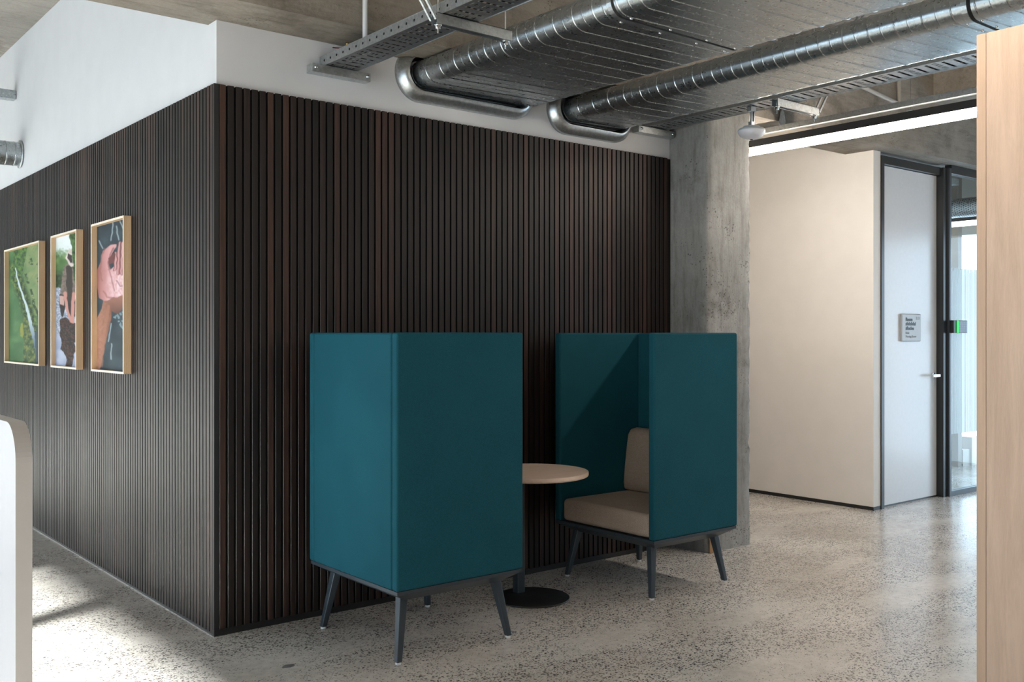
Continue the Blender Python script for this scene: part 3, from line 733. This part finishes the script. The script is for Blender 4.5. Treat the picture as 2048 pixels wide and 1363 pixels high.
def seg_dist(X, Y, pts, widths):
    best = np.full(X.shape, 1e9)
    for (a, b, wa, wb) in zip(pts[:-1], pts[1:], widths[:-1], widths[1:]):
        dx, dy = b[0]-a[0], b[1]-a[1]; t = np.clip(((X-a[0])*dx+(Y-a[1])*dy)/(dx*dx+dy*dy), 0, 1)
        d = np.hypot(X-a[0]-t*dx, (Y-a[1]-t*dy)) - (wa+(wb-wa)*t); best = np.minimum(best, d)
    return best
def paint_river(X, Y):
    n1 = vnoise(X, Y, 55, 1); n3 = vnoise(X*1.0, Y, 6, 3)
    n2 = np.clip((0.5*vnoise(X*1.4, Y, 26, 2)+0.3*vnoise(X*1.4, Y, 12, 12)+0.2*n3-0.5)*2.2+0.5, 0, 1)
    c = lerp(C3(58, 96, 60), C3(92, 128, 86), n1)
    right = np.clip((X-(170+0.16*(Y-120)))/80, 0, 1); c = lerp(c, lerp(C3(112, 136, 92), C3(142, 152, 104), n1), right*(Y < 800))
    # wooded river banks
    river = [(165, 320), (180, 420), (225, 560), (270, 700), (300, 820), (335, 980), (355, 1120), (375, 1290)]
    d = seg_dist(X, Y, river, [0]*8)
    side = np.clip(1-(d-10)/ (75+25*n1), 0, 1)
    tree = lerp(C3(34, 56, 38), C3(118, 134, 74), np.clip(n2*1.3-0.25+0.3*(n3-0.5), 0, 1))
    c = lerp(c, tree, np.clip(side*2.2-0.5+0.5*(n2-0.5), 0, 1))
    fld = np.clip((vnoise(X+Y*0.5, Y*0.25, 10, 31)-0.55)*2, 0, 1)*0.25; c = lerp(c, C3(60, 92, 56)*np.ones_like(c), fld)
    for hp in ([(300, 200), (340, 260), (388, 290)], [(310, 260), (330, 280)], [(380, 430), (388, 500)], [(320, 540), (345, 700), (388, 800)], [(265, 380), (290, 470)]):
        t = np.clip(1-seg_dist(X, Y, hp, [7]*len(hp))/8, 0, 1)*(n2 > 0.35); c = lerp(c, C3(42, 66, 44)*np.ones_like(c), t*0.9)
    up = inpoly(X, Y, [(150, 90), (290, 80), (245, 330), (215, 400), (170, 330), (130, 480), (135, 300)])
    c = np.where(up[..., None], lerp(C3(38, 66, 48), C3(96, 130, 62), n2), c)
    low = inpoly(X, Y, [(250, 820), (300, 820), (380, 1300), (240, 1300), (245, 1100)])
    c = np.where(low[..., None], lerp(C3(44, 72, 48), C3(124, 132, 76), n2), c)
    yl = inpoly(X, Y, [(215, 880), (240, 870), (240, 1020), (212, 1010)]); c = np.where(yl[..., None], C3(138, 140, 66), c)
    d = seg_dist(X, Y, river, [4, 5, 7, 9, 12, 14, 6, 4]); t = np.clip(1-d/4, 0, 1)
    c = lerp(c, lerp(C3(190, 205, 210), C3(90, 110, 130), np.clip((Y-820)/300, 0, 1)), t)
    pond = inpoly(X, Y, [(350, 960), (400, 940), (400, 1300), (362, 1300)]); c = np.where(pond[..., None], C3(60, 78, 84), c)
    return c
def paint_person(X, Y):
    n1 = vnoise(X, Y, 40, 5); n2 = vnoise(X, Y, 12, 6); n3 = vnoise(X, Y, 7, 7)
    c = lerp(C3(215, 225, 222), C3(225, 232, 236), n1)
    g_ = np.clip((Y-250)/70+0.6*(n2-0.5), 0, 1); c = lerp(c, lerp(C3(70, 105, 58), C3(140, 165, 110), n1), g_)
    rt = (X > 190+8*np.sin(Y/30)) & (Y < 640); c = np.where(rt[..., None], lerp(C3(36, 60, 34), C3(96, 130, 70), n2), c)
    dk = np.clip((Y-430)/60, 0, 1)*(Y < 600)*(X < 140); c = lerp(c, lerp(C3(34, 52, 36), C3(66, 90, 58), n2), dk)
    wat = Y > 595; wc = lerp(C3(120, 132, 150), C3(205, 210, 225), np.clip(n3*1.4-0.2, 0, 1)); wc = np.where((Y > 1000)[..., None], lerp(C3(150, 160, 185), C3(185, 192, 212), n1), wc)
    c = np.where(wat[..., None], wc, c)
    refl = inpoly(X, Y, [(105, 880), (150, 850), (190, 890), (240, 900), (240, 1040), (215, 1080), (240, 1120), (215, 1180), (200, 1285), (150, 1290), (165, 1230), (140, 1160), (110, 1130), (125, 1080), (108, 1010)])
    c = np.where(refl[..., None], lerp(C3(38, 32, 32), C3(110, 70, 56), np.clip(n3*1.6-0.6, 0, 1)), c)
    legs_ = inpoly(X, Y, [(105, 650), (200, 640), (230, 700), (225, 840), (190, 860), (150, 760), (130, 860), (118, 850), (103, 720)]); c = np.where(legs_[..., None], C3(44, 38, 38), c)
    thigh = inpoly(X, Y, [(105, 665), (140, 670), (140, 750), (110, 740)]); c = np.where(thigh[..., None], C3(196, 160, 150), c)
    body = inpoly(X, Y, [(150, 390), (205, 395), (222, 560), (228, 660), (190, 680), (110, 650), (122, 500)])
    c = np.where(body[..., None], lerp(C3(96, 84, 76), C3(140, 124, 112), n2), c)
    vest = inpoly(X, Y, [(160, 400), (200, 410), (205, 560), (200, 740), (165, 700), (158, 560)]); c = np.where(vest[..., None], C3(58, 52, 48), c)
    for arm in ([(145, 640), (165, 780), (195, 885)], [(212, 640), (208, 760), (205, 890)]):
        t = np.clip(1-seg_dist(X, Y, arm, [11, 10, 9])/4, 0, 1); c = lerp(c, C3(196, 140, 128)*np.ones_like(c), t)
    hat = inpoly(X, Y, [(165, 290), (178, 252), (196, 255), (204, 300), (210, 400), (195, 415), (170, 380), (150, 330)]); c = np.where(hat[..., None], lerp(C3(190, 176, 168), C3(222, 208, 200), n1), c)
    face = inpoly(X, Y, [(172, 290), (204, 310), (206, 375), (186, 378), (166, 330)]); c = np.where(face[..., None], C3(60, 50, 48), c)
    return c
def paint_hands(X, Y):
    n1 = vnoise(X, Y, 60, 8); n2 = vnoise(X, Y, 14, 9); n3 = vnoise(X*1.0, Y*0.5, 8, 10)
    c = lerp(C3(38, 52, 60), C3(66, 82, 88), n1)
    for st in ([(185, 90), (178, 180), (165, 240)], [(205, 120), (222, 230)], [(235, 90), (258, 150)], [(170, 900), (150, 1040)], [(172, 1060), (170, 1190)], [(75, 240), (105, 300)]):
        t = np.clip(1-seg_dist(X, Y, st, [2]*len(st))/5, 0, 1)*0.8; c = lerp(c, C3(170, 185, 190)*np.ones_like(c), t)
    spl = inpoly(X, Y, [(180, 850), (262, 800), (262, 960), (220, 900)]); c = np.where((spl & (n2 > 0.6))[..., None], C3(120, 140, 148), c)
    skin = lerp(C3(176, 118, 98), C3(214, 158, 134), n2)
    arm = inpoly(X, Y, [(40, 900), (95, 790), (120, 700), (180, 740), (170, 850), (140, 1000), (110, 1150), (85, 1270), (40, 1300)])
    c = np.where(arm[..., None], lerp(C3(122, 76, 58), C3(190, 140, 118), np.clip(n2*0.25+(1-(X-60)/110)*0.75, 0, 1)), c)
    palm_d = inpoly(X, Y, [(125, 690), (235, 650), (262, 700), (248, 790), (215, 830), (170, 790)]); c = np.where(palm_d[..., None], lerp(C3(104, 70, 60), C3(170, 118, 100), np.clip((820-Y)/170, 0, 1)), c)
    palm = inpoly(X, Y, [(60, 480), (90, 400), (105, 320), (170, 268), (205, 265), (208, 290), (165, 360), (150, 400), (165, 470), (200, 430), (255, 440), (275, 600), (262, 670), (200, 690), (120, 720), (75, 690), (60, 600)])
    c = np.where(palm[..., None], lerp(lerp(C3(160, 104, 98), C3(208, 156, 156), np.clip((X-62)/90+0.3*(n1-0.5), 0, 1)), C3(232, 204, 208), np.clip((X-120)/90, 0, 1)*np.clip((Y-400)/120, 0, 1)*np.clip(0.25+1.1*(n3-0.25), 0, 1)), c)
    for fg in ([(206, 340), (196, 470)], [(232, 252), (220, 500)], [(254, 254), (244, 505)], [(274, 270), (267, 500)]):
        d = seg_dist(X, Y, fg, [8.5, 11]); t = np.clip(1-d/2.5, 0, 1); c = lerp(c, lerp(C3(150, 92, 90), C3(214, 164, 162), np.clip(1-np.abs(X-(fg[0][0]+(fg[1][0]-fg[0][0])*(Y-fg[0][1])/200.0)+3)/12, 0, 1)), t)
        t2 = np.clip(1-np.abs(d+1)/3, 0, 1)*0.6; c = lerp(c, C3(84, 46, 50)*np.ones_like(c), t2)
    for ln_, wl_, cc in (([(120, 300), (96, 380), (84, 470), (100, 560)], 2, C3(150, 96, 92)), ([(150, 470), (176, 540), (190, 640)], 2, C3(150, 100, 102)), ([(206, 560), (232, 600), (262, 590)], 2, C3(130, 82, 84)), ([(110, 640), (140, 690), (180, 700)], 3, C3(150, 98, 90)), ([(190, 300), (160, 350), (150, 410), (160, 470)], 3, C3(120, 72, 70)), ([(150, 760), (118, 960), (96, 1240)], 8, C3(168, 116, 92))):
        t = np.clip(1-seg_dist(X, Y, ln_, [wl_]*len(ln_))/6, 0, 1)*0.6; c = lerp(c, cc*np.ones_like(c), t)
    gap = inpoly(X, Y, [(145, 380), (190, 340), (205, 345), (188, 420), (160, 430)]); c = np.where(gap[..., None], C3(110, 66, 64), c)
    return c
def lin(c): c = np.clip(c, 0, 1); return np.where(c <= 0.04045, c/12.92, ((c+0.055)/1.055)**2.4)
def framed(label, y0, y1, z0, z1, painter, Xr, topr, botr):
    t = 0.042; w_ = 0.012
    e = empty('framed_print', (0, (y0+y1)/2, z0)); tag(e, label, 'framed picture', 'framed prints on the slatted wall')
    for a in ((y0, y0+w_), (y1-w_, y1)): D(MB().box(-t, -0.0006, a[0], a[1], z0, z1), 'frame_side', M['frame_oak'], e, 0.0012)
    for a in ((z0, z0+w_), (z1-w_, z1)): D(MB().box(-t, -0.0006, y0+w_, y1-w_, a[0], a[1]), 'frame_rail', M['frame_oak'], e, 0.0012)
    f = MB(); k = 0.0014
    f.box(-t-k, -t-0.0001, y0, y0+w_, z0, z1).box(-t-k, -t-0.0001, y1-w_, y1, z0, z1).box(-t-k, -t-0.0001, y0+w_, y1-w_, z0, z0+w_).box(-t-k, -t-0.0001, y0+w_, y1-w_, z1-w_, z1)
    D(f, 'front_edge', M['frame_edge'], e)
    nu, nv = 110, 190
    U, V = np.meshgrid(np.linspace(0, 1, nu), np.linspace(0, 1, nv))
    # u runs from far edge (y1) to near edge (y0)
    q = U/0.89
    X = Xr[0]+(Xr[1]-Xr[0])*q; T = topr[0]+(topr[1]-topr[0])*q; B = botr[0]+(botr[1]-botr[0])*q; Y = T+(B-T)*V
    rj = np.random.RandomState(4); acc = 0
    wx = (vnoise(X, Y, 30, 21)-0.5)*9; wy = (vnoise(X, Y, 30, 22)-0.5)*12
    for _ in range(6): acc = acc + lin(painter(X+wx+rj.uniform(-3, 3), Y+wy+rj.uniform(-4, 4)))
    colr = acc/6
    yy_ = y1-w_-(y1-y0-2*w_)*U; zz = z1-w_-(z1-z0-2*w_)*V
    vs_ = np.stack([np.full(U.shape, -0.012), yy_, zz], -1).reshape(-1, 3)
    idx = np.arange(nu*nv).reshape(nv, nu)
    fs = np.stack([idx[:-1, :-1], idx[1:, :-1], idx[1:, 1:], idx[:-1, 1:]], -1).reshape(-1, 4)
    me = bpy.data.meshes.new('print'); me.from_pydata(vs_.tolist(), [], fs.tolist())
    ca = me.color_attributes.new('Col', 'FLOAT_COLOR', 'POINT')
    ca.data.foreach_set('color', np.concatenate([colr.reshape(-1, 3), np.ones((nu*nv, 1))], 1).astype(np.float32).ravel())
    me.materials.append(M['print']); o = bpy.data.objects.new('print', me); COL.objects.link(o); o.parent = e
    me.transform(Matrix.Translation(-e.location))
    D(MB().box(-0.0115, -0.0007, y0+w_, y1-w_, z0+w_, z1-w_), 'backing', M['frame_edge'], e)
framed('oak-framed print of cupped hands under water, nearest the wall corner', 1.156, 1.757, 1.180, 2.055, paint_hands, (60, 265), (130, 70), (1265, 1285))
framed('oak-framed print of a crouching person in a hat by water, middle one', 2.069, 2.664, 1.180, 2.055, paint_person, (75, 242), (160, 110), (1283, 1283))
framed('wide oak-framed aerial print of a river through green fields, farthest from corner', 2.972, 4.015, 1.180, 2.050, paint_river, (92, 388), (160, 75), (1262, 1290))

# ------------------------------------------------------------------ booths
HX, HY, Z0, Z1, TH = 0.343, 0.389, 0.322, 1.408, 0.044
def booth():
    e = empty('booth_chair', (0, 0, 0))
    for s in (-1, 1):
        y = s*(HY-TH/2); MB().box(-HX, HX, y-TH/2, y+TH/2, Z0, Z1).obj('side_panel', M['teal'], e, 0.012, 4)
    MB().box(-HX, -HX+TH, -HY+TH+0.0012, HY-TH-0.0012, Z0, Z1-0.001).obj('back_panel', M['teal'], e, 0.011, 4)
    yi = HY-TH-0.003
    MB().box(-HX+TH+0.002, HX-0.012, -yi, yi, Z0+0.004, 0.452).obj('seat', M['beige'], e, 0.028, 5)
    # back cushion, slightly reclined and rounded
    bc = MB(); prof = [(0.0, 0.454), (0.125, 0.454), (0.132, 0.50), (0.122, 0.60), (0.108, 0.70), (0.092, 0.79), (0.070, 0.822), (0.02, 0.828), (0.0, 0.822)]
    x0 = -HX+TH+0.003
    bc.prism_y([(x0+a, b) for a, b in prof], -yi, yi)
    bc.obj('back_cushion', M['beige'], e, 0.018, 4)
    fr = MB().box(-HX+0.006, HX-0.006, -HY+0.006, HY-0.006, 0.306, Z0-0.0005)
    fr.frustum((-HX+0.085, HX-0.085, -HY+0.075, HY-0.075, 0.262), (-HX+0.010, HX-0.010, -HY+0.010, HY-0.010, 0.3058))
    fr.obj('base_frame', M['legs'], e)
    for sx in (-1, 1):
        for sy in (-1, 1):
            a = Vector((sx*0.252, sy*0.285, 0.285)); b = Vector((sx*0.299, sy*0.330, 0.010))
            lg = MB(); wt, wb = 0.0205, 0.0130
            v = []
            for c, ww in ((b, wb), (a, wt)):
                for (i, j) in ((-1, -1), (1, -1), (1, 1), (-1, 1)): v.append((c.x+i*ww, c.y+j*ww, c.z))
            lg.add(v, [(0, 3, 2, 1), (4, 5, 6, 7), (0, 1, 5, 4), (1, 2, 6, 5), (2, 3, 7, 6), (3, 0, 4, 7)])
            L_ = lg.obj('leg', M['legs'], e, 0.004, 3)
            MB().lathe([(0.0, 0.0), (0.011, 0.0), (0.013, 0.004), (0.011, 0.0098), (0.0, 0.0098)], (b.x, b.y, 0), 16).obj('glide', M['glide'], L_)
    return e
b1 = booth(); b1.location = (0.754, -0.532, 0)
tag(b1, 'teal high-sided booth chair standing back-on near the wall corner', 'booth chair', 'teal booth chairs')
b2 = copy_tree(b1); b2.location = (2.343, -0.508, 0); b2.rotation_euler.z = math.pi
tag(b2, 'teal high-sided booth chair with visible taupe seat, beside the concrete pillar', 'booth chair', 'teal booth chairs')

# ------------------------------------------------------------------ table
tx, ty = 1.575, -0.415
e = empty('side_table', (tx, ty, 0)); tag(e, 'round pale oak table on a black disc base between the booths', 'table')
MB().lathe([(0.0, 0.650), (0.288, 0.650), (0.297, 0.653), (0.300, 0.658)], (0, 0, 0), 80).obj('underside', M['tabletop'], e)
MB().lathe([(0.300, 0.658), (0.300, 0.674), (0.298, 0.676)], (0, 0, 0), 80).obj('edge_band', M['tabletop'], e)
MB().lathe([(0.298, 0.676), (0.0, 0.6762)], (0, 0, 0), 80).obj('tabletop', M['tabletop'], e)
MB().box(-0.024, 0.024, 0.086, 0.134, 0.0105, 0.649).obj('column', M['legs'], e, 0.004)
MB().lathe([(0.0, 0.0), (0.196, 0.0), (0.200, 0.003), (0.200, 0.008), (0.197, 0.010), (0.0, 0.0102)], (0, 0, 0), 64).obj('base_plate', M['black'], e)

# ------------------------------------------------------------------ timber joinery, right foreground
WP = Vector((1.477, -2.833, 0)); zt = 2.399
e = empty('timber_screen', (WP.x, WP.y, 0)); tag(e, 'tall light oak joinery panel in the right foreground', 'joinery')
MB().box(0.0, 0.55, -0.031, 0.0, 0.0, zt).obj('edge_stile', M['panel_oak2'], e, 0.0012)
MB().box(0.0008, 0.55, -2.2, -0.0318, 0.0, zt).obj('face_panel', M['panel_oak'], e, 0.0012)

# white board, left foreground
e = empty('free_standing_screen', (-1.256, -2.056, 0)); tag(e, 'white free-standing board with a rounded top corner at the left foreground edge', 'screen')
rc = 0.085; L0 = 0.66; top = 1.203
pts = [(0, 0.06)] + [(rc-rc*math.cos(t), top-rc+rc*math.sin(t)) for t in [R(90)*k/12 for k in range(13)]] + [(L0-rc+rc*math.sin(t), top-rc+rc*math.cos(t)) for t in [R(90)*k/12 for k in range(13)]] + [(L0, 0.06)]
def slab_x(x0, x1, pts):
    n = len(pts); mb = MB()
    mb.add([(x0, y, z) for y, z in pts]+[(x1, y, z) for y, z in pts], [tuple(range(n)), tuple(reversed(range(n, 2*n)))])
    return mb
def rim_x(x0, x1, pts):
    n = len(pts); return MB().add([(x0, y, z) for y, z in pts]+[(x1, y, z) for y, z in pts], [(k, n+k, n+(k+1)%n, (k+1)%n) for k in range(n)], False)
slab_x(-0.034, 0.0, pts).obj('board', M['white_screen'], e)
rm = rim_x(-0.034, 0.0, pts).obj('edge_band', M['screen_edge'], e)
for y in (0.10, L0-0.16): MB().box(-0.09, 0.055, y, y+0.05, 0.0, 0.02).box(-0.03, -0.004, y, y+0.05, 0.02, 0.0595).obj('foot', M['glide'], e, 0.002)

# small things on the floor
o = MB().tube([(1.128-0.012*math.sin(k*0.5), -0.83+0.02*k, 0.0025) for k in range(9)], 0.0022, 6).obj('wire_offcut', M['ink_grey']); tag(o, 'thin curled wire offcut on the floor by the nearer booth leg', 'wire')
pv = [(0.030*math.cos(R(30*k))*(1+0.25*math.sin(k*2.1)), 0.020*math.sin(R(30*k)), 0.0) for k in range(12)]
o = MB().add([(a, b, 0.0008) for a, b, c in pv]+[(a, b, 0.0) for a, b, c in pv], [tuple(range(12))]+[(k, 12+k, 12+(k+1)%12, (k+1)%12) for k in range(12)]).obj('floor_patch', M['patch']); o.location = (0.085, -0.585, 0.0); tag(o, 'small grey filler patch in the concrete floor before the slatted corner', 'floor patch')
